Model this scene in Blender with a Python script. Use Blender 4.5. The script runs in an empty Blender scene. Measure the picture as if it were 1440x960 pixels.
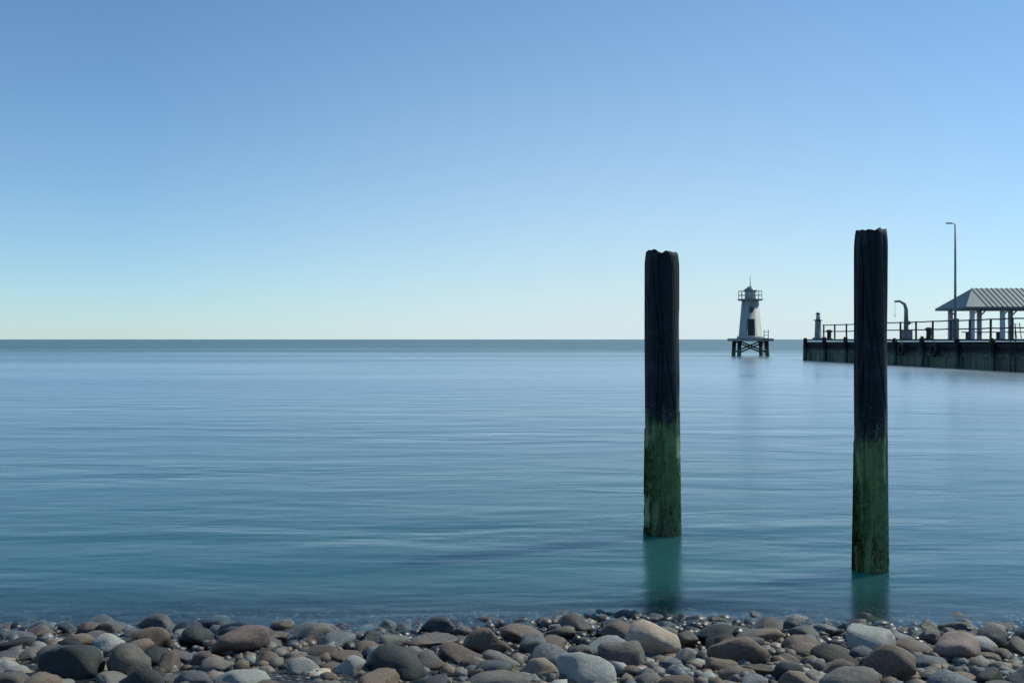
import bpy, bmesh, math, random
from mathutils import Vector, Matrix, noise

R = math.radians
scene = bpy.context.scene
col = scene.collection
rnd = random.Random(11)

# ------------------------------------------------------------------ helpers
def link(name, bm, mat, parent=None, smooth=True):
    me = bpy.data.meshes.new(name)
    bm.to_mesh(me); bm.free()
    if smooth:
        for p in me.polygons: p.use_smooth = True
    o = bpy.data.objects.new(name, me)
    for m in (mat if isinstance(mat, (list, tuple)) else [mat]):
        me.materials.append(m)
    col.objects.link(o)
    if parent: o.parent = parent
    return o

def thing(name, label, cat, loc=(0, 0, 0), rz=0.0, group=None):
    o = bpy.data.objects.new(name, None)
    o.empty_display_size = 0.1
    o.location = loc; o.rotation_euler = (0, 0, rz)
    col.objects.link(o)
    return tag(o, label, cat, group)

def tag(o, label, cat, group=None):
    o['label'] = label; o['category'] = cat
    if group: o['group'] = group
    return o

def structure(o, kind='structure'):
    o['kind'] = kind
    return o

def copy_tree(o, parent=None):
    c = o.copy(); col.objects.link(c)
    if parent is not None: c.parent = parent
    for ch in list(o.children): copy_tree(ch, c)
    return c

def box(bm, c, s, rz=0.0, bevel=0.0, rx=0.0, ry=0.0):
    r = bmesh.ops.create_cube(bm, size=1.0)
    vs = r['verts']
    bmesh.ops.scale(bm, vec=s, verts=vs)
    if bevel:
        es = list({e for v in vs for e in v.link_edges})
        b = bmesh.ops.bevel(bm, geom=es, offset=bevel, segments=2, affect='EDGES', profile=0.5)
        vs = list({v for f in b['faces'] for v in f.verts} | {v for v in vs if v.is_valid})
    m = Matrix.Translation(c) @ Matrix.Rotation(rz, 4, 'Z') @ Matrix.Rotation(ry, 4, 'Y') @ Matrix.Rotation(rx, 4, 'X')
    bmesh.ops.transform(bm, matrix=m, verts=vs)

def tube(bm, pts, radii, seg=12, cap=True):
    pts = [Vector(p) for p in pts]
    if not isinstance(radii, (list, tuple)): radii = [radii] * len(pts)
    rings = []
    for i, p in enumerate(pts):
        d = (pts[min(i + 1, len(pts) - 1)] - pts[max(i - 1, 0)]).normalized()
        a = Vector((0, 0, 1)) if abs(d.z) < .9 else Vector((1, 0, 0))
        u = d.cross(a).normalized(); v = d.cross(u)
        rings.append([bm.verts.new(p + (u * math.cos(2 * math.pi * k / seg) + v * math.sin(2 * math.pi * k / seg)) * radii[i]) for k in range(seg)])
    for a, b in zip(rings, rings[1:]):
        for k in range(seg):
            bm.faces.new((a[k], a[(k + 1) % seg], b[(k + 1) % seg], b[k]))
    if cap:
        bm.faces.new(rings[0][::-1]); bm.faces.new(rings[-1])

# ------------------------------------------------------------------ materials
class N:
    def __init__(s, name):
        s.m = bpy.data.materials.new(name); s.m.use_nodes = True
        s.t = s.m.node_tree; s.t.nodes.clear()
        s.out = s.t.nodes.new('ShaderNodeOutputMaterial')
    def n(s, typ, ins=None, **kw):
        x = s.t.nodes.new(typ)
        for k, v in kw.items(): setattr(x, k, v)
        for k, v in (ins or {}).items():
            if isinstance(v, bpy.types.NodeSocket): s.t.links.new(v, x.inputs[k])
            else: x.inputs[k].default_value = v
        return x
    def link(s, a, b): s.t.links.new(a, b)
    def ramp(s, fac, stops):
        x = s.n('ShaderNodeValToRGB', {'Fac': fac})
        e = x.color_ramp.elements
        while len(e) > 1: e.remove(e[0])
        e[0].position, e[0].color = stops[0][0], c4(stops[0][1])
        for p, c in stops[1:]:
            q = e.new(p); q.color = c4(c)
        return x.outputs[0]
    def mix(s, f, a, b, mode='MIX'):
        x = s.n('ShaderNodeMix', data_type='RGBA', blend_type=mode)
        for sock, v in ((x.inputs['Factor'], f), (x.inputs[6], a), (x.inputs[7], b)):
            if isinstance(v, bpy.types.NodeSocket): s.link(v, sock)
            else: sock.default_value = c4(v) if sock.type == 'RGBA' else v
        return x.outputs[2]
    def math(s, op, a, b=0.0, clamp=False):
        x = s.n('ShaderNodeMath', {0: a, 1: b}, operation=op, use_clamp=clamp)
        return x.outputs[0]
    def mrange(s, v, a, b, c=0.0, d=1.0, smooth=True):
        x = s.n('ShaderNodeMapRange', {'Value': v, 'From Min': a, 'From Max': b, 'To Min': c, 'To Max': d})
        if smooth: x.interpolation_type = 'SMOOTHSTEP'
        return x.outputs[0]
    def surf(s, **ins):
        p = s.n('ShaderNodeBsdfPrincipled')
        for k, v in ins.items():
            k = k.replace('_', ' ')
            if isinstance(v, bpy.types.NodeSocket): s.link(v, p.inputs[k])
            else: p.inputs[k].default_value = c4(v) if p.inputs[k].type == 'RGBA' else v
        s.link(p.outputs[0], s.out.inputs['Surface'])
        return p

def c4(c):
    if isinstance(c, (int, float)): return (c, c, c, 1)
    return tuple(c) if len(c) == 4 else (*c, 1)

def timber_tidal(name, dry_a, dry_b, weed_lo, weed_hi, algae_a=(.022, .045, .012), algae_b=(.055, .085, .02)):
    """Old salt-blackened timber, wet and weedy in the tidal zone."""
    w = N(name)
    geo = w.n('ShaderNodeNewGeometry'); pos = geo.outputs['Position']
    tc = w.n('ShaderNodeTexCoord').outputs['Object']
    mp = w.n('ShaderNodeMapping', {'Vector': tc, 'Scale': (26, 26, 1.3)}).outputs[0]
    grain = w.n('ShaderNodeTexNoise', {'Vector': mp, 'Scale': 1.6, 'Detail': 8, 'Roughness': .65}).outputs[0]
    mp2 = w.n('ShaderNodeMapping', {'Vector': tc, 'Scale': (9, 9, .45)}).outputs[0]
    crack = w.n('ShaderNodeTexVoronoi', {'Vector': mp2, 'Scale': 1.5, 'Randomness': 1}, feature='DISTANCE_TO_EDGE').outputs[0]
    crk = w.mrange(crack, 0.0, .06)
    blot = w.n('ShaderNodeTexNoise', {'Vector': tc, 'Scale': 3.5, 'Detail': 6, 'Roughness': .6}).outputs[0]
    wood = w.ramp(grain, [(.3, dry_a), (.7, dry_b)])
    wood = w.mix(w.mrange(blot, .52, .7), wood, tuple(min(1, c * 1.7 + .004) for c in dry_b))
    wood = w.mix(crk, tuple(c * .25 for c in dry_a), wood)
    z = w.n('ShaderNodeSeparateXYZ', {0: pos}).outputs[2]
    zz = w.math('ADD', z, w.math('MULTIPLY', w.math('SUBTRACT', blot, .5), 1.0))
    zz = w.math('ADD', zz, w.math('MULTIPLY', w.math('SUBTRACT', grain, .5), .7))
    f = w.mrange(zz, weed_hi, weed_lo)
    fine = w.n('ShaderNodeTexNoise', {'Vector': tc, 'Scale': 38, 'Detail': 5, 'Roughness': .7}).outputs[0]
    alg = w.ramp(fine, [(.3, algae_a), (.55, algae_b), (.75, tuple(c * .5 for c in algae_a))])
    vb = w.n('ShaderNodeTexVoronoi', {'Vector': tc, 'Scale': 55, 'Randomness': 1})
    pick = w.n('ShaderNodeSeparateColor', {0: vb.outputs['Color']}).outputs[0]
    dots = w.math('MULTIPLY', w.mrange(vb.outputs['Distance'], .34, .22), w.math('GREATER_THAN', w.math('ADD', pick, w.math('MULTIPLY', w.math('SUBTRACT', blot, .5), 1.2)), .80))
    dots = w.math('MULTIPLY', dots, w.math('MULTIPLY', w.mrange(z, .25, .6), w.mrange(z, 1.25, 1.0)))
    colr = w.mix(f, wood, alg)
    colr = w.mix(w.math('MULTIPLY', dots, .8), colr, (.26, .25, .22))
    rough = w.mix(f, (.75, .75, .75), (.42, .42, .42))
    h = w.math('ADD', w.math('MULTIPLY', grain, .6), w.math('MULTIPLY', crk, .9))
    h = w.math('ADD', h, w.math('MULTIPLY', fine, .5))
    b = w.n('ShaderNodeBump', {'Height': h, 'Strength': .75, 'Distance': .012})
    w.surf(Base_Color=colr, Roughness=rough, Normal=b.outputs[0], Specular_IOR_Level=.35)
    return w.m

def simple(name, a, b, scale=8, rough=.6, bump=.2, metallic=0.0, dist=.01):
    w = N(name)
    tc = w.n('ShaderNodeTexCoord').outputs['Object']
    t = w.n('ShaderNodeTexNoise', {'Vector': tc, 'Scale': scale, 'Detail': 7, 'Roughness': .65}).outputs[0]
    c = w.ramp(t, [(.32, a), (.68, b)])
    bp = w.n('ShaderNodeBump', {'Height': t, 'Strength': bump, 'Distance': dist})
    w.surf(Base_Color=c, Roughness=rough, Metallic=metallic, Normal=bp.outputs[0])
    return w.m

def stone_mat(name, a, b, fleck, fleck_amt=.5, vein=0.0):
    w = N(name)
    tc = w.n('ShaderNodeTexCoord').outputs['Object']
    info = w.n('ShaderNodeObjectInfo').outputs['Random']
    off = w.n('ShaderNodeVectorMath', {0: tc, 1: w.n('ShaderNodeCombineXYZ', {0: w.math('MULTIPLY', info, 37.0), 1: w.math('MULTIPLY', info, 91.0)}).outputs[0]}, operation='ADD').outputs[0]
    big = w.n('ShaderNodeTexNoise', {'Vector': off, 'Scale': 7, 'Detail': 6, 'Roughness': .6}).outputs[0]
    fine = w.n('ShaderNodeTexNoise', {'Vector': off, 'Scale': 70, 'Detail': 4, 'Roughness': .75}).outputs[0]
    c = w.ramp(big, [(.3, a), (.7, b)])
    c = w.mix(w.math('MULTIPLY', w.mrange(fine, .55, .72), fleck_amt), c, fleck)
    c = w.mix(w.math('MULTIPLY', w.mrange(fine, .45, .3), .55), c, tuple(x * .4 for x in a))
    if vein:
        mp = w.n('ShaderNodeMapping', {'Vector': off, 'Rotation': (.5, .7, .2), 'Scale': (3, 3, 14)}).outputs[0]
        v = w.n('ShaderNodeTexNoise', {'Vector': mp, 'Scale': 1.6, 'Detail': 3, 'Distortion': .6}).outputs[0]
        c = w.mix(w.math('MULTIPLY', w.mrange(w.math('ABSOLUTE', w.math('SUBTRACT', v, .5)), .03, .0), vein), c, (.42, .4, .37))
    bright = w.mrange(info, 0, 1, .7, 1.3, smooth=False)
    c = w.mix(1.0, c, w.n('ShaderNodeCombineXYZ', {0: bright, 1: bright, 2: bright}).outputs[0], 'MULTIPLY')
    # wet, darker and shinier just above and below the water's edge
    z = w.n('ShaderNodeSeparateXYZ', {0: w.n('ShaderNodeNewGeometry').outputs['Position']}).outputs[2]
    wet = w.mrange(w.math('ADD', z, w.math('MULTIPLY', w.math('SUBTRACT', big, .5), .08)), .13, .045)
    c = w.mix(wet, c, w.mix(1.0, c, (.55, .56, .58), 'MULTIPLY'))
    r = w.mrange(wet, 0, 1, .72, .28, smooth=False)
    h = w.math('ADD', big, w.math('MULTIPLY', fine, .35))
    bp = w.n('ShaderNodeBump', {'Height': h, 'Strength': .55, 'Distance': .012})
    w.surf(Base_Color=c, Roughness=r, Normal=bp.outputs[0])
    return w.m

STONE = {
 'mid grey': stone_mat('stone_mid_grey', (.11, .094, .08), (.2, .173, .147), (.35, .31, .265)),
 'dark charcoal': stone_mat('stone_dark', (.022, .022, .023), (.055, .053, .05), (.13, .125, .12), .35),
 'brown': stone_mat('stone_brown', (.105, .073, .052), (.21, .15, .11), (.3, .235, .185)),
 'blue grey': stone_mat('stone_blue_grey', (.07, .074, .08), (.135, .138, .143), (.25, .25, .25), .4, .5),
 'pale grey': stone_mat('stone_pale', (.25, .235, .21), (.39, .37, .335), (.5, .48, .44), .5, .3),
 'pinkish': stone_mat('stone_pink', (.17, .12, .10), (.27, .195, .165), (.36, .29, .25)),
 'sandy tan': stone_mat('stone_tan', (.34, .25, .18), (.5, .385, .285), (.58, .48, .38), .4),
}

PILE_WOOD = timber_tidal('tarred_tidal_timber', (.006, .010, .016), (.020, .027, .036), .76, 1.06, (.085, .15, .06), (.19, .28, .10))
PIER_WOOD = timber_tidal('pier_tidal_timber', (.008, .008, .010), (.02, .019, .021), .55, 1.0, (.05, .08, .055), (.10, .14, .09))
WEED = simple('green_weed', (.09, .16, .06), (.20, .29, .10), 14, .45, .3)
WRACK = simple('bladder_wrack', (.018, .02, .008), (.05, .05, .018), 18, .35, .3)
IRON = simple('rusty_iron', (.02, .014, .012), (.06, .035, .025), 20, .7, .4)
GALV = simple('galvanised_steel', (.2, .215, .23), (.32, .33, .345), 12, .5, .1, .3)
DECKW = simple('deck_planks', (.05, .045, .04), (.11, .1, .09), 6, .8, .3)
WALLW = simple('painted_boards', (.55, .55, .56), (.7, .7, .7), 4, .6, .2)
ROOFT = simple('teal_roof_sheet', (.07, .12, .14), (.11, .17, .19), 4, .55, .2)
CONC = simple('weathered_concrete', (.2, .2, .195), (.34, .335, .32), 3, .85, .4)
DARKP = simple('dark_paint', (.015, .017, .022), (.03, .032, .038), 10, .5, .2)
GLASS = simple('dark_glass', (.02, .03, .04), (.03, .04, .05), 2, .08, .0)
LENS = simple('lamp_glass', (.5, .5, .48), (.6, .6, .58), 4, .2, .0)
HULL = simple('boat_hull_paint', (.05, .09, .14), (.07, .12, .18), 4, .35, .1)
WHITE = simple('boat_white_paint', (.6, .6, .6), (.74, .74, .73), 3, .4, .1)

# ------------------------------------------------------------------ terrain
SHORE_A = -0.012          # the water's edge swings slightly toward the camera on the right
def shore_y(x): return 5.50 + SHORE_A * x * 1.6 + .12 * math.sin(x * .9 + .6) + .06 * math.sin(x * 2.3)
def bed_z(x, y):
    d = y - shore_y(x)
    if d < 0: z = -d * .115
    elif d < 3: z = -d * .17
    else: z = -.51 - (d - 3) * .06
    return max(z, -4.0)

def make_beach():
    bm = bmesh.new()
    ys = []
    y = -40.0
    while y < 400:
        ys.append(y)
        y += .07 if 3.2 < y < 7.5 else (.5 if -2 < y < 12 else (6 if y < 60 else 40))
    xs = []
    x = -160.0
    while x <= 160:
        xs.append(x)
        x += .09 if -4.2 < x < 4.2 else (.6 if -10 < x < 10 else 10)
    g = []
    for y in ys:
        row = []
        for x in xs:
            z = bed_z(x, y) - .02
            z += .03 * noise.noise((x * 1.3, y * 1.3, 0)) + .018 * noise.noise((x * 7, y * 7, 3))
            row.append(bm.verts.new((x, y, z)))
        g.append(row)
    for a, b in zip(g, g[1:]):
        for i in range(len(a) - 1):
            bm.faces.new((a[i], a[i + 1], b[i + 1], b[i]))
    w = N('shingle_bed')
    tc = w.n('ShaderNodeTexCoord').outputs['Object']
    v = w.n('ShaderNodeTexVoronoi', {'Vector': tc, 'Scale': 34, 'Randomness': 1})
    t = w.n('ShaderNodeSeparateColor', {0: v.outputs['Color']}).outputs[0]
    c = w.ramp(t, [(0, (.03, .028, .026)), (.4, (.085, .078, .07)), (.75, (.15, .125, .1)), (1, (.26, .24, .22))])
    c = w.mix(w.mrange(v.outputs['Distance'], .2, .5), c, (.012, .011, .011))
    bp = w.n('ShaderNodeBump', {'Height': w.math('MULTIPLY', v.outputs['Distance'], -1.0), 'Strength': .9, 'Distance': .02})
    w.surf(Base_Color=c, Roughness=.6, Normal=bp.outputs[0])
    return structure(link('beach', bm, w.m))
make_beach()

# ------------------------------------------------------------------ stones
def stone_bm(seed, sub=3, rough=.16):
    bm = bmesh.new()
    bmesh.ops.create_icosphere(bm, subdivisions=sub, radius=1.0)
    o = Vector((seed * 13.1, seed * 7.7, seed * 3.3))
    r = random.Random(seed)
    # a few flattening planes make a worn, slightly faceted cobble
    planes = []
    for k in range(5 + seed % 5):
        d = Vector((r.gauss(0, 1), r.gauss(0, 1), r.gauss(0, 1))).normalized()
        planes.append((d, r.uniform(.5, .9)))
    for v in bm.verts:
        p = v.co.copy()
        for d, h in planes:
            q = p.dot(d)
            if q > h: p -= d * (q - h) * (.80 + .19 * (seed % 4) / 3)
        n = noise.noise(p * 1.1 + o) * rough * 1.7 + noise.noise(p * 2.6 + o) * rough * .5 + noise.noise(p * 7 + o) * rough * .16
        if seed % 3 == 0: n += .06 * (noise.cell(p * 2.2 + o) - .5)      # some are broken, with chipped faces
        n += .03 * abs(noise.noise(p * 3.7 + o * 2))
        v.co = p * (1 + n)
    return bm

def mesh_from(bm, name):
    me = bpy.data.meshes.new(name); bm.to_mesh(me); bm.free()
    for p in me.polygons: p.use_smooth = True
    return me

N_VAR = 18
stone_meshes = {k: [] for k in STONE}
base_bms = []
for i in range(N_VAR):
    me0 = mesh_from(stone_bm(i + 1), 'beach_stone')
    for k in STONE:
        me = me0.copy(); me.materials.append(STONE[k]); stone_meshes[k].append(me)

placed = []      # (x, y, r)
def free(x, y, r, f=.82):
    for (a, b, q) in placed:
        if (a - x) ** 2 + ((b - y)) ** 2 < ((q + r) * f) ** 2: return False
    return True

CAM = Vector((0, 0, 1.6)); F = 1400.0
def px_to_beach(px, py):
    """the point of the beach seen at a place in the photograph, used to set each distinctive stone down"""
    dx, dz = (px - 720) / F, -(py - 477) / F
    t = 3.0
    for _ in range(400):
        x, y, z = dx * t, t, CAM.z + dz * t
        if z <= max(bed_z(x, y), -9) : break
        t += .01
    return x, y

def put_stone(kind, x, y, sx, sy, sz, rz, label, group=None, var=None, sink=.35, tilt=True):
    me = rnd.choice(stone_meshes[kind]) if var is None else stone_meshes[kind][var]
    o = bpy.data.objects.new('beach_stone', me)
    o.scale = (sx, sy, sz)
    o.rotation_euler = (rnd.uniform(-.25, .25), rnd.uniform(-.25, .25), rz) if tilt else (0, 0, rz)
    o.location = (x, y, bed_z(x, y) + sz * (1 - sink) - .02)
    col.objects.link(o)
    tag(o, label, 'stone', group)
    placed.append((x, y, (sx + sy) / 2))
    return o

GROUP = 'cobbles along the water edge'
special = [
 # px, py, kind, half width m, label
 (918, 903, 'sandy tan', .135, 'large sandy tan cobble on the beach in front of the left, thicker pile'),
 (152, 903, 'pale grey', .085, 'pale grey rounded cobble near the left end of the water edge, lightest there'),
 (100, 938, 'dark charcoal', .15, 'big nearly black boulder low in the left corner of the beach'),
 (338, 905, 'pinkish', .14, 'wide pinkish brown cobble lying on the left part of the beach'),
 (1224, 905, 'pale grey', .14, 'broad pale grey cobble directly in front of the right, slimmer pile'),
 (1380, 905, 'pale grey', .085, 'small light grey cobble right of the broad pale one'),
 (760, 938, 'sandy tan', .085, 'dull tan upright cobble near the middle of the bottom edge'),
 (697, 938, 'blue grey', .09, 'dark slate blue cobble just left of the dull tan one'),
 (1174, 938, 'pinkish', .085, 'small pinkish cobble below and left of the broad pale one'),
 (560, 940, 'dark charcoal', .13, 'black cobble near the bottom edge left of the middle'),
 (492, 935, 'pale grey', .08, 'light grey cobble immediately left of the black one near the bottom middle'),
 (425, 935, 'pale grey', .085, 'light warm grey cobble below and right of the wide pinkish one'),
]
for i, (px, py, kind, r, lab) in enumerate(special):
    x, y = px_to_beach(px, py + 12)
    put_stone(kind, x, y, r, r * .85, r * .62, rnd.uniform(-.3, .3), lab, GROUP, var=i % N_VAR, sink=.2)

LABEL = {
 'mid grey': 'mid grey worn cobble among the stones of the water edge',
 'dark charcoal': 'dark charcoal cobble among the stones of the water edge',
 'brown': 'brown worn cobble among the stones of the water edge',
 'blue grey': 'blue grey veined cobble among the stones of the water edge',
 'pale grey': 'pale grey cobble scattered singly among darker stones of the water edge',
 'pinkish': 'pinkish brown cobble scattered among grey stones of the water edge',
}
kinds = ['mid grey'] * 30 + ['dark charcoal'] * 16 + ['brown'] * 34 + ['blue grey'] * 14 + ['pale grey'] * 9 + ['pinkish'] * 7
def visible(x, y): return abs(x) < y * .53 + .1
count = 0
for attempt in range(20000):
    if count >= 288: break
    y = rnd.uniform(4.0, 6.15); x = rnd.uniform(-3.4, 3.4)
    if not visible(x, y): continue
    under = y - shore_y(x)
    big = attempt < 300
    r = rnd.uniform(.08, .125) if big else (rnd.uniform(.055, .085) if attempt < 4000 else rnd.uniform(.045, .06))
    if under > .1: r *= .8
    if under > .45 and rnd.random() < .5: continue
    if not free(x, y, r): continue
    k = rnd.choice(kinds)
    flat = rnd.choice((.42, .55, .7))
    put_stone(k, x, y, r * rnd.uniform(.9, 1.35), r * rnd.uniform(.75, 1.0), r * flat, rnd.uniform(0, 6.28), LABEL[k], GROUP, sink=rnd.uniform(.3, .55) if under < 0 else .6)
    count += 1
print('individual stones', count)

# the smaller shingle between them, countless: one object
def shingle():
    bm = bmesh.new()
    protos = []
    for i in range(10):
        b = stone_bm(40 + i, 2 if i > 4 else 1, .2)
        b.verts.ensure_lookup_table()
        protos.append(([v.co.copy() for v in b.verts], [[v.index for v in f.verts] for f in b.faces])); b.free()
    mats = list(STONE.values())
    wts = [8, 4, 5, 4, 1.5, 1.5, .8]
    for i in range(19000):
        y = 3.2 + 4.0 * rnd.random(); x = rnd.uniform(-4.3, 4.3) if i < 15000 else rnd.uniform(-8, 8)
        r = rnd.choice((rnd.uniform(.010, .03), rnd.uniform(.02, .06)))
        s = Vector((r * rnd.uniform(.9, 1.4), r * rnd.uniform(.8, 1.1), r * rnd.uniform(.5, .8)))
        rot = Matrix.Rotation(rnd.uniform(0, 6.28), 3, 'Z') @ Matrix.Rotation(rnd.uniform(-.4, .4), 3, 'X')
        z = bed_z(x, y) + .018 * noise.noise((x * 7, y * 7, 3)) + .03 * noise.noise((x * 1.3, y * 1.3, 0)) - .02 + s.z * .3
        vs, fs = protos[i % 5]
        nv = [bm.verts.new(rot @ Vector((v.x * s.x, v.y * s.y, v.z * s.z)) + Vector((x, y, z))) for v in vs]
        mi = rnd.choices(range(len(mats)), wts)[0]
        for f in fs:
            bm.faces.new([nv[j] for j in f]).material_index = mi
    # the same beach carries on to both sides with stones of every size
    far = []
    for i in range(6000):
        y = rnd.uniform(2.4, 6.1); x = rnd.choice((-1, 1)) * rnd.uniform(1.2, 9.0)
        if abs(x) < y * .56 + .22: continue
        r = rnd.choice((rnd.uniform(.03, .06), rnd.uniform(.05, .11)))
        if any((a - x) ** 2 + (b - y) ** 2 < ((q + r) * .8) ** 2 for a, b, q in far): continue
        far.append((x, y, r))
        s = Vector((r * rnd.uniform(.9, 1.35), r * rnd.uniform(.75, 1.0), r * rnd.uniform(.45, .7)))
        rot = Matrix.Rotation(rnd.uniform(0, 6.28), 3, 'Z') @ Matrix.Rotation(rnd.uniform(-.3, .3), 3, 'X')
        vs, fs = protos[5 + i % 5]
        nv = [bm.verts.new(rot @ Vector((v.x * s.x, v.y * s.y, v.z * s.z)) + Vector((x, y, bed_z(x, y) + s.z * .4 - .02))) for v in vs]
        mi = rnd.choices(range(len(mats)), wts)[0]
        for f in fs: bm.faces.new([nv[j] for j in f]).material_index = mi
    o = link('shingle', bm, mats)
    return structure(o, 'stuff')
shingle()

# ------------------------------------------------------------------ water
def make_water():
    bm = bmesh.new()
    ys = [5.0]
    while ys[-1] < 26000: ys.append(ys[-1] * 1.12 + .05)
    g = []
    n = 48
    for y in ys:
        half = 30 + y * 1.6
        g.append([bm.verts.new((-half + 2 * half * i / n, y, 0)) for i in range(n + 1)])
    for a, b in zip(g, g[1:]):
        for i in range(n): bm.faces.new((a[i], a[i + 1], b[i + 1], b[i]))
    w = N('sea_water')
    pos = w.n('ShaderNodeNewGeometry').outputs['Position']
    sep = w.n('ShaderNodeSeparateXYZ', {0: pos})
    X, Y = sep.outputs[0], sep.outputs[1]
    # swell and ripples in metres; long soft crests as in a slow exposure
    mp = w.n('ShaderNodeMapping', {'Vector': pos, 'Rotation': (0, 0, R(8)), 'Scale': (.35, 1.0, 1)}).outputs[0]
    a = w.n('ShaderNodeTexNoise', {'Vector': mp, 'Scale': 1.1, 'Detail': 3, 'Roughness': .5, 'Distortion': .3}).outputs[0]
    mp2 = w.n('ShaderNodeMapping', {'Vector': pos, 'Rotation': (0, 0, R(-14)), 'Scale': (.6, 1.5, 1)}).outputs[0]
    b = w.n('ShaderNodeTexNoise', {'Vector': mp2, 'Scale': 4.2, 'Detail': 3, 'Roughness': .5}).outputs[0]
    h = w.math('ADD', w.math('MULTIPLY', a, 1.0), w.math('MULTIPLY', b, .12))
    mp4 = w.n('ShaderNodeMapping', {'Vector': pos, 'Rotation': (0, 0, R(5)), 'Scale': (.05, .22, 1)}).outputs[0]
    gust = w.mrange(w.n('ShaderNodeTexNoise', {'Vector': mp4, 'Scale': 1.0, 'Detail': 3}).outputs[0], .36, .64, .16, .48)
    bump = w.n('ShaderNodeBump', {'Height': h, 'Strength': gust, 'Distance': .12}).outputs[0]
    # patches where a breath of wind roughens the surface
    mp3 = w.n('ShaderNodeMapping', {'Vector': pos, 'Scale': (.012, .05, 1)}).outputs[0]
    patch = w.n('ShaderNodeTexNoise', {'Vector': mp3, 'Scale': 1.0, 'Detail': 4}).outputs[0]
    rough = w.mrange(patch, .35, .65, .20, .30)
    gl = w.n('ShaderNodeBsdfGlossy', {'Color': (1, 1, 1, 1), 'Roughness': rough, 'Normal': bump})
    body = w.n('ShaderNodeSubsurfaceScattering', {'Color': (.018, .09, .094, 1), 'Scale': .9, 'Radius': (.3, .9, 1.0), 'Normal': bump}, falloff='BURLEY')
    clear = w.n('ShaderNodeBsdfTransparent', {'Color': (.70, .82, .83, 1)})
    depth = w.math('SUBTRACT', Y, w.math('MULTIPLY', X, SHORE_A * 1.6))
    murk = w.mrange(depth, 5.4, 6.9, .04, 1.0)
    low = w.n('ShaderNodeMixShader', {0: murk, 1: clear.outputs[0], 2: body.outputs[0]})
    fr = w.n('ShaderNodeFresnel', {'IOR': 1.33, 'Normal': bump}).outputs[0]
    cap = w.mrange(w.math('ADD', Y, w.math('MULTIPLY', w.math('SUBTRACT', patch, .5), 160.0)), 26, 190, .84, .38)
    fr = w.math('MINIMUM', fr, cap)
    s = w.n('ShaderNodeMixShader', {0: fr, 1: low.outputs[0], 2: gl.outputs[0]})
    w.link(s.outputs[0], w.out.inputs['Surface'])
    return structure(link('water', bm, w.m))
make_water()

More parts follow.
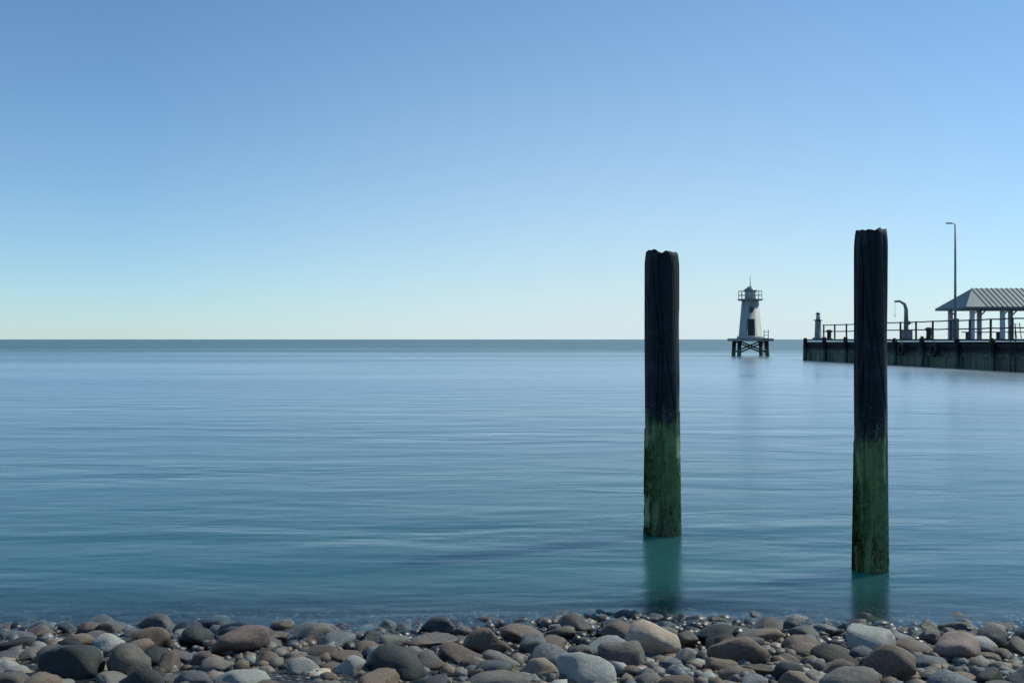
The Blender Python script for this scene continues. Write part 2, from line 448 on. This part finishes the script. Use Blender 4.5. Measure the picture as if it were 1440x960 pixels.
# ------------------------------------------------------------------ the two piles
def pile(px, dist, width_m, top_z, lean, seed, label, top_tilt):
    x = (px - 720) / F * dist
    root = thing('timber_pile', label, 'pile', (x, dist, 0), 0, 'timber piles standing in the shallows')
    bm = bmesh.new()
    seg, r0 = 56, width_m / 2
    zs = [-1.6 + i * .035 for i in range(int((top_z + 1.6) / .035) + 1)]
    rings = []
    rr = random.Random(seed)
    checks = [(rr.uniform(0, 6.28), rr.uniform(.05, .11), rr.uniform(.010, .024), rr.uniform(-.5, .8), rr.uniform(1.2, 2.8)) for _ in range(8)]
    for z in zs:
        ring = []
        for k in range(seg):
            a = 2 * math.pi * k / seg
            d = Vector((math.cos(a), math.sin(a), 0))
            r = r0 * (1.0 - .018 * z)
            r += .010 * noise.noise((d.x * 1.6 + seed, d.y * 1.6, z * .9)) + .006 * noise.noise((d.x * 6, d.y * 6 + seed, z * 1.2))
            for (ca, cw, cd, cz0, cz1) in checks:
                da = abs((a - ca + .12 * math.sin(z * 1.7 + ca) + math.pi) % (2 * math.pi) - math.pi)
                if da < cw and cz0 < z: r -= cd * (1 - da / cw) * min(1, (z - cz0) * 1.5)
            t = max(0, (z - (top_z - .14)) / .14)
            r *= 1 - .10 * t * t
            zz = z
            if z > top_z - .3:
                q = (z - (top_z - .3)) / .3
                zz += q * (top_tilt * d.x * r0 + .035 * noise.noise((d.x * 2.2 + seed, d.y * 2.2, 9)) + .006 * noise.noise((d.x * 8, d.y * 8, seed)))
            ring.append(bm.verts.new((d.x * r + lean[0] * z, d.y * r + lean[1] * z, zz)))
        rings.append(ring)
    for a, b in zip(rings, rings[1:]):
        for k in range(seg): bm.faces.new((a[k], a[(k + 1) % seg], b[(k + 1) % seg], b[k]))
    prev = rings[-1]
    for f in (.75, .5, .25):
        c = sum((v.co for v in rings[-1]), Vector()) / seg
        cur = []
        for k in range(seg):
            p = c + (rings[-1][k].co - c) * f
            p.z += -.012 * (1 - f) + .014 * noise.noise((p.x * 18, p.y * 18, seed))
            cur.append(bm.verts.new(p))
        for k in range(seg): bm.faces.new((prev[k], prev[(k + 1) % seg], cur[(k + 1) % seg], cur[k]))
        prev = cur
    bm.faces.new(prev)
    link('shaft', bm, PILE_WOOD, root)
    # weed hanging from the tidal zone: short flat filaments
    def fringe(name, mat, n, z0, z1, l0, l1, w0):
        b = bmesh.new()
        for i in range(n):
            a = rr.uniform(0, 6.28); z = z0 + (z1 - z0) * rr.random() ** 1.25
            if noise.noise((math.cos(a) * 2 + seed, math.sin(a) * 2, z * 2.5)) + .3 * noise.noise((math.cos(a) * 9, math.sin(a) * 9 + seed, z * 3)) < -.30 + .8 * max(0, z - .55) / .5: continue
            d = Vector((math.cos(a), math.sin(a), 0)); s = Vector((-d.y, d.x, 0))
            p = d * (r0 * .975 * (1 - .02 * z)) + Vector((lean[0] * z, lean[1] * z, z))
            L = rr.uniform(l0, l1); wd = w0 * rr.uniform(.6, 1.4)
            sw = rr.uniform(-.35, .35)
            pts = []
            for q in range(4):
                t = q / 3
                pts.append(p + d * (.002 + .011 * max(.15, 1 - z / 1.0) * math.sin(t * 2.6) * rr.uniform(.5, 1.2)) + Vector((0, 0, -L * t)) + s * sw * L * t)
            prevp = None
            for q, c in enumerate(pts):
                ww = wd * (1 - .75 * (q / 3))
                pr = (b.verts.new(c - s * ww), b.verts.new(c + s * ww + d * .003))
                if prevp: b.faces.new((prevp[0], prevp[1], pr[1], pr[0]))
                prevp = pr
        return link(name, b, mat, root)
    fringe('green_weed', WEED, 9000, -.02, 1.02, .012, .055, .0032)
    fringe('brown_wrack', WRACK, 500, -.02, .30, .05, .12, .007)
    return root

pile(931.5, 8.2, .292, 2.33, (.0, .012), 3, 'left dark timber pile of the two, thicker, its foot farther from the beach', -.10)
pile(1224, 6.9, .222, 2.36, (-.002, -.01), 8, 'right dark timber pile of the two, slimmer, standing in front of the pier', .03)

# ------------------------------------------------------------------ pier on the right
def at(px, dist, z=0): return Vector(((px - 720) / F * dist, dist, z))
P0 = at(1133, 78); P1 = at(1440, 50); dirv = (P1 - P0).normalized()
side = Vector((-dirv.y, dirv.x, 0))
if side.x < 0: side = -side
LEN = 66; TOP = 1.62; WID = 24.0
ang = math.atan2(dirv.y, dirv.x)
pier = thing('pier', 'long dark timber pier with weedy plank wall reaching in from the right', 'pier', P0, ang)
# local frame: +x along the pier toward the shore, sgn*y away from the water in view
sgn = 1 if (Matrix.Rotation(ang, 3, 'Z') @ Vector((0, 1, 0))).dot(side) > 0 else -1
bm = bmesh.new()
for i in range(int(LEN / .28)):
    o = rnd.uniform(-.02, .02)
    box(bm, (.14 + i * .28, sgn * (.10 + o), -.9 + (TOP - .22) / 2), (.262, .16, TOP - .22 + 1.8))
for i in range(int(WID / .28)):
    box(bm, (.08 + rnd.uniform(-.01, .01), sgn * (.32 + i * .28), -.9 + (TOP - .22) / 2), (.16, .262, TOP - .22 + 1.8))
link('wall', bm, PIER_WOOD, pier, smooth=False)
bm = bmesh.new(); box(bm, (LEN / 2, sgn * (WID / 2 + .19), -.5), (LEN - .4, WID - .1, 3.5)); link('core', bm, PIER_WOOD, pier, False)
for z in (TOP - .36, .75):
    bm = bmesh.new()
    for i in range(int(LEN / 5.5)):
        box(bm, (2.75 + i * 5.5, sgn * (-.02 + rnd.uniform(-.02, .02)), z + rnd.uniform(-.015, .015)), (5.47, .14, .26), bevel=.015)
    link('waling', bm, PIER_WOOD, pier, False)
bm = bmesh.new()
for i in range(int(LEN / .2)):
    box(bm, (.1 + i * .2, sgn * WID / 2 + rnd.uniform(-.03, .03), TOP - .05 + rnd.uniform(-.008, .008)), (.188, WID + .16, .09))
link('deck', bm, DECKW, pier, False)
for i in range(18):
    b = bmesh.new()
    xx = .5 + i * 3.6 + rnd.uniform(-.15, .15); tz = TOP + rnd.uniform(-.06, .16)
    tube(b, [(xx, sgn * -.24, -2), (xx + rnd.uniform(-.05, .05), sgn * -.19, tz - .05), (xx, sgn * -.19, tz)], [.17, .15, .12], 14)
    link('fender_post', b, PIER_WOOD, pier)
# railing, a little uneven with age
posts = []
for i in range(32):
    b = bmesh.new(); xx = 2.6 + i * 2.0 + rnd.uniform(-.05, .05); lean = rnd.uniform(-.02, .02)
    box(b, (xx, sgn * .35, TOP + .55), (.10, .09, 1.1), bevel=.008, ry=lean)
    link('railing_post', b, DARKP, pier, False); posts.append((xx + lean * .5, rnd.uniform(-.025, .015)))
for z in (1.06, .58):
    b = bmesh.new()
    pts = []
    for k, (xx, dz) in enumerate(posts):
        pts.append((xx, sgn * .27, TOP + z + dz))
        if k + 1 < len(posts): pts.append((xx + 1.0, sgn * .27, TOP + z + dz * .5 - .018))
    tube(b, pts, .036, 8)
    link('handrail', b, DARKP, pier)
# ladders down the wall
for lx in (9.3, 27.4):
    b = bmesh.new()
    for dx in (-.2, .2): tube(b, [(lx + dx, sgn * -.13, -.8), (lx + dx, sgn * -.13, TOP + .7), (lx + dx, sgn * .1, TOP + .8), (lx + dx, sgn * .2, TOP + .02)], .025, 8)
    for k in range(9): tube(b, [(lx - .2, sgn * -.13, -.5 + k * .26), (lx + .2, sgn * -.13, -.5 + k * .26)], .018, 6)
    link('ladder', b, IRON, pier)

def on_pier(u, v, z=TOP): return P0 + dirv * u + side * v + Vector((0, 0, z))
def u_for(px, v=0):
    u = 0.0
    while u < LEN:
        p = on_pier(u, v)
        if 720 + F * p.x / p.y > px: return u
        u += .05
    return LEN

TYRE = simple('old_tyre_rubber', (.012, .012, .013), (.03, .03, .03), 10, .8, .3)
def tyre(u, label):
    r = thing('tyre_fender', label, 'tyre', on_pier(u, -.33, .98), ang, 'tyres hung along the pier wall')
    b = bmesh.new()
    n, m, R0, r1 = 28, 10, .30, .105
    ring = [[b.verts.new(((R0 + r1 * math.cos(2 * math.pi * j / m)) * math.cos(2 * math.pi * i / n), r1 * 1.15 * math.sin(2 * math.pi * j / m), (R0 + r1 * math.cos(2 * math.pi * j / m)) * math.sin(2 * math.pi * i / n))) for j in range(m)] for i in range(n)]
    for i in range(n):
        for j in range(m): b.faces.new((ring[i][j], ring[i][(j + 1) % m], ring[(i + 1) % n][(j + 1) % m], ring[(i + 1) % n][j]))
    link('tyre', b, TYRE, r)
    b = bmesh.new()
    for dx in (-.06, .06): tube(b, [(dx, 0, .25), (dx * 1.2, 0, .45), (dx * 1.5, sgn * .10, .65)], .012, 6)
    link('chain', b, IRON, r)
    return r
tyre(16.1, 'old black tyre hung on the pier wall, nearer the lamp mast')
tyre(20.0, 'old black tyre hung on the pier wall, below the open shelter')

# mooring bollards
def bollard(u, label):
    r = thing('bollard', label, 'bollard', on_pier(u, .9), 0, 'mooring bollards on the pier')
    b = bmesh.new()
    prof = [(.0, .26), (.05, .26), (.07, .17), (.45, .15), (.55, .22), (.66, .22), (.72, .12)]
    tube(b, [(0, 0, z) for z, q in prof], [q for z, q in prof], 20)
    link('post', b, IRON, r)
    return r
bollard(u_for(1306, .9), 'rusty iron mooring bollard on the pier between the davit and the lamp mast')
bollard(u_for(1166, .9), 'rusty iron mooring bollard on the pier close by the pier head light')

# light on the pier head
def pier_light(loc):
    r = thing('pier_light', 'squat grey light pedestal standing on the end of the pier', 'lamp', loc)
    b = bmesh.new()
    tube(b, [(0, 0, 0), (0, 0, .12), (0, 0, .13), (0, 0, 1.35), (0, 0, 1.45)], [.42, .42, .27, .22, .24], 20); link('pedestal', b, CONC, r)
    b = bmesh.new(); tube(b, [(0, 0, 1.45), (0, 0, 1.52)], [.34, .34], 18); link('collar', b, DARKP, r)
    b = bmesh.new(); tube(b, [(0, 0, 1.52), (0, 0, 1.85), (0, 0, 1.95)], [.16, .16, .10], 16); link('lantern', b, LENS, r)
    b = bmesh.new(); tube(b, [(0, 0, 1.95), (0, 0, 2.0), (0, 0, 2.12)], [.2, .19, .02], 16); link('cap', b, DARKP, r)
    return r
pier_light(on_pier(u_for(1140, 1.0), 1.0))

# hand davit
def davit(loc):
    r = thing('davit', 'grey hand davit with winch on the pier, right of the slimmer pile', 'crane', loc)
    b = bmesh.new(); box(b, (0, 0, .3), (.62, .62, .6), bevel=.03); link('base', b, CONC, r, False)
    b = bmesh.new(); tube(b, [(0, 0, .6), (0, 0, 1.9), (-.1, 0, 2.25), (-.4, 0, 2.45), (-.75, 0, 2.42)], [.15, .12, .1, .08, .06], 14); link('jib', b, GALV, r)
    b = bmesh.new(); tube(b, [(.1, -.16, 1.05), (.1, .16, 1.05)], .14, 16); w_ = link('winch', b, GALV, r)
    b = bmesh.new(); tube(b, [(.1, -.16, 1.05), (.1, -.24, 1.05), (.32, -.25, .98)], .018, 8); link('handle', b, DARKP, w_)
    b = bmesh.new(); tube(b, [(-.72, 0, 2.38), (-.72, 0, 1.6)], .01, 6); tube(b, [(-.72, 0, 1.6), (-.76, 0, 1.5), (-.70, 0, 1.44), (-.66, 0, 1.5)], .018, 8); link('hook', b, IRON, r)
    return r
davit(on_pier(u_for(1274, 1.1), 1.1))

# lamp mast
def lamp_mast(loc):
    r = thing('lamp_mast', 'tall thin grey lamp mast on the pier before the open shelter', 'lamp', loc)
    b = bmesh.new(); tube(b, [(0, 0, 0), (0, 0, 6.75)], [.085, .05], 14); link('pole', b, GALV, r)
    b = bmesh.new(); box(b, (.02, .14, .62), (.44, .26, 1.2), bevel=.02); link('control_box', b, GALV, r, False)
    b = bmesh.new(); tube(b, [(0, 0, 6.7), (-.06, 0, 6.82), (-.26, 0, 6.86)], [.04, .03, .03], 10); link('arm', b, GALV, r)
    b = bmesh.new(); box(b, (-.38, 0, 6.85), (.34, .15, .08), bevel=.025); link('lamp_head', b, GALV, r, False)
    return r
lamp_mast(on_pier(u_for(1343, 1.4), 1.4))

# open shelter standing back on the pier
def shelter():
    dist = 62.0
    loc = at(1364, dist, TOP)
    r = thing('shelter', 'open sided shelter with low teal roof on pale posts at the right edge', 'shelter', loc)
    W, D, H = 6.6, 3.6, 1.95
    for xx in (.25, 2.15, 4.2, 6.3):
        for yy in (.25, D - .25):
            b = bmesh.new(); box(b, (xx, yy, H / 2), (.26, .2, H), bevel=.015); p = link('post', b, WALLW, r, False)
            b = bmesh.new()
            box(b, (xx + .24, yy, H - .26), (.07, .08, .62), ry=R(45)); link('brace', b, WALLW, p, False)
    b = bmesh.new()
    for yy in (.12, D - .12): box(b, (W / 2, yy - .02, H - .01), (W - .1, .14, .2), bevel=.01)
    link('beam', b, DECKW, r, False)
    # hipped roof with seams
    b = bmesh.new()
    e, z0, z1 = .45, H + .05, H + 1.3
    c = [(-e, -e, z0), (W + e, -e, z0), (W + e, D + e, z0), (-e, D + e, z0), (.95, D / 2, z1), (W - .95, D / 2, z1)]
    v = [b.verts.new(p) for p in c]; lo = [b.verts.new((p[0], p[1], p[2] - .14)) for p in c[:4]]
    for f in ((0, 1, 5, 4), (1, 2, 5), (2, 3, 4, 5), (3, 0, 4)): b.faces.new([v[q] for q in f])
    for a in range(4): b.faces.new((v[a], lo[a], lo[(a + 1) % 4], v[(a + 1) % 4]))
    b.faces.new(lo)
    for i in range(16):
        xx = .9 + i * (W - 1.8) / 15
        tube(b, [(xx + (xx - W / 2) * .0, -e, z0 + .02), (xx, D / 2, z1 + .02)], .025, 6)
    link('roof', b, ROOFT, r, False)
    b = bmesh.new()
    box(b, (3.2, D - .62, .45), (4.6, .42, .06), bevel=.01)
    for xx in (1.2, 3.2, 5.2): box(b, (xx, D - .62, .21), (.08, .36, .42))
    link('bench', b, DECKW, r, False)
    return r
shelter()

# beacon beyond the pier head: piles carrying a platform and a pale round tower
def beacon():
    p = at(1055, 96)
    r = thing('harbour_beacon', 'pale round harbour beacon on piles standing off the pier end', 'beacon', p)
    for (x, y) in ((-1.35, -1.2), (1.35, -1.2), (1.35, 1.2), (-1.35, 1.2)):
        b = bmesh.new(); tube(b, [(x * 1.1, y * 1.1, -3), (x * .95, y * .95, 1.5)], .2, 12); link('leg', b, PIER_WOOD, r)
    for k in (-1, 1):
        for q in (-1, 1):
            b = bmesh.new(); tube(b, [(-1.4 * k, q * 1.22, .3), (1.3 * k, q * 1.14, 1.45)], .07, 8); link('brace', b, PIER_WOOD, r)
    b = bmesh.new(); box(b, (0, 0, 1.56), (3.7, 3.3, .26), bevel=.02); link('platform', b, CONC, r, False)
    b = bmesh.new(); tube(b, [(0, 0, 1.69), (0, 0, 1.9), (0, 0, 1.92), (0, 0, 5.3)], [1.25, 1.25, 1.1, .8], 28); link('tower', b, TOWERW, r)
    b = bmesh.new(); tube(b, [(0, 0, 5.3), (0, 0, 5.36), (0, 0, 5.48)], [.85, 1.2, 1.2], 28); link('gallery', b, CONC, r)
    b = bmesh.new(); box(b, (-.15, -1.04, 2.75), (.68, .12, 1.6), bevel=.02, rx=R(-5)); d = link('door', b, DARKP, r, False)
    b = bmesh.new(); box(b, (.08, -1.13, 2.7), (.04, .05, .14), bevel=.008); link('handle', b, GALV, d, False)
    b = bmesh.new(); box(b, (-.1, -.86, 4.45), (.34, .1, .5), bevel=.01, rx=R(-5)); link('window', b, GLASS, r, False)
    b = bmesh.new(); tube(b, [(0, 0, 5.48), (0, 0, 6.25)], [.5, .5], 16); link('lantern', b, LENS, r)
    b = bmesh.new()
    for a in range(8): tube(b, [(.51 * math.cos(a * math.tau / 8), .51 * math.sin(a * math.tau / 8), 5.48), (.51 * math.cos(a * math.tau / 8), .51 * math.sin(a * math.tau / 8), 6.25)], .02, 6)
    tube(b, [(0, 0, 6.25), (0, 0, 6.33), (0, 0, 6.6), (0, 0, 6.75)], [.66, .64, .3, .08], 20)
    tube(b, [(0, 0, 6.7), (0, 0, 7.7)], [.04, .02], 6); link('roof', b, GALV, r)
    b = bmesh.new()
    for a in range(12):
        t = a * math.tau / 12
        tube(b, [(1.12 * math.cos(t), 1.12 * math.sin(t), 5.48), (1.12 * math.cos(t), 1.12 * math.sin(t), 6.25)], .025, 6)
    for z in (5.85, 6.25): tube(b, [(math.cos(a * math.tau / 24) * 1.12, math.sin(a * math.tau / 24) * 1.12, z) for a in range(25)], .028, 6, False)
    link('railing', b, GALV, r)
    b = bmesh.new()
    for dx in (-.2, .2): tube(b, [(1.1 + dx, -1.72, -.8), (1.1 + dx, -1.72, 2.5)], .035, 6)
    for k in range(10): tube(b, [(.9, -1.72, -.4 + k * .3), (1.3, -1.72, -.4 + k * .3)], .025, 6)
    link('ladder', b, IRON, r)
    return r
def streaked():
    w = N('streaked_white_paint')
    tc = w.n('ShaderNodeTexCoord').outputs['Object']
    st = w.n('ShaderNodeTexNoise', {'Vector': w.n('ShaderNodeMapping', {'Vector': tc, 'Scale': (3.2, 3.2, .35)}).outputs[0], 'Scale': 1.5, 'Detail': 6, 'Roughness': .65}).outputs[0]
    c = w.ramp(st, [(.3, (.2, .16, .13)), (.44, (.4, .385, .37)), (.6, (.52, .52, .515))])
    w.surf(Base_Color=c, Roughness=.6)
    return w.m
TOWERW = streaked()
beacon()

# ------------------------------------------------------------------ light, sky, camera
SUN_EL, SUN_AZ = R(46), R(60)       # azimuth measured to the right of the view direction
sv = Vector((math.sin(SUN_AZ) * math.cos(SUN_EL), math.cos(SUN_AZ) * math.cos(SUN_EL), math.sin(SUN_EL)))
sl = bpy.data.lights.new('sun', 'SUN'); sl.energy = 3.3; sl.angle = R(.5); sl.color = (1, .94, .86)
so = bpy.data.objects.new('sun', sl); so.rotation_euler = sv.to_track_quat('Z', 'Y').to_euler(); so.location = sv * 50
col.objects.link(so)

wd = bpy.data.worlds.new('World'); scene.world = wd; wd.use_nodes = True
nt = wd.node_tree; nt.nodes.clear()
sky = nt.nodes.new('ShaderNodeTexSky'); sky.sky_type = 'NISHITA'; sky.sun_disc = False
sky.sun_elevation = SUN_EL; sky.sun_rotation = SUN_AZ
sky.air_density = .82; sky.dust_density = .2; sky.ozone_density = 9.0; sky.altitude = 0
bg = nt.nodes.new('ShaderNodeBackground'); bg.inputs[1].default_value = .136
wo = nt.nodes.new('ShaderNodeOutputWorld')
# thin milky sea haze low in the sky, thickest out over the water ahead
def wn(op, a, b=0.0):
    x = nt.nodes.new('ShaderNodeMath'); x.operation = op
    for i, v in enumerate((a, b)):
        if isinstance(v, bpy.types.NodeSocket): nt.links.new(v, x.inputs[i])
        else: x.inputs[i].default_value = v
    return x.outputs[0]
wt = nt.nodes.new('ShaderNodeTexCoord'); wx = nt.nodes.new('ShaderNodeSeparateXYZ'); nt.links.new(wt.outputs['Generated'], wx.inputs[0])
elev = wn('ARCSINE', wn('MAXIMUM', wx.outputs[2], 0.0))
azim = wn('ARCTAN2', wx.outputs[0], wx.outputs[1])
ga = wn('DIVIDE', wn('SUBTRACT', azim, R(10)), R(30))
ga = wn('MAXIMUM', wn('EXPONENT', wn('MULTIPLY', wn('MULTIPLY', ga, ga), -1.0)), .34)
veil = wn('MULTIPLY', wn('MULTIPLY', wn('EXPONENT', wn('DIVIDE', elev, -R(9.0))), ga), .95)
mx = nt.nodes.new('ShaderNodeMix'); mx.data_type = 'RGBA'
nt.links.new(veil, mx.inputs['Factor']); nt.links.new(sky.outputs[0], mx.inputs[6]); mx.inputs[7].default_value = (5.3, 5.6, 6.5, 1)
nt.links.new(mx.outputs[2], bg.inputs[0]); nt.links.new(bg.outputs[0], wo.inputs[0])

cam = bpy.data.cameras.new('camera'); cam.lens = 35; cam.sensor_width = 36; cam.clip_start = .05; cam.clip_end = 60000
co = bpy.data.objects.new('camera', cam); co.location = CAM; co.rotation_euler = (R(90 - .12), 0, 0)
col.objects.link(co); scene.camera = co

scene.view_settings.view_transform = 'Standard'; scene.view_settings.look = 'None'
scene.view_settings.exposure = 0; scene.view_settings.gamma = 1
scene.view_settings.use_white_balance = True; scene.view_settings.white_balance_temperature = 6500; scene.view_settings.white_balance_tint = -8
scene.cycles.max_bounces = 8; scene.cycles.transparent_max_bounces = 8
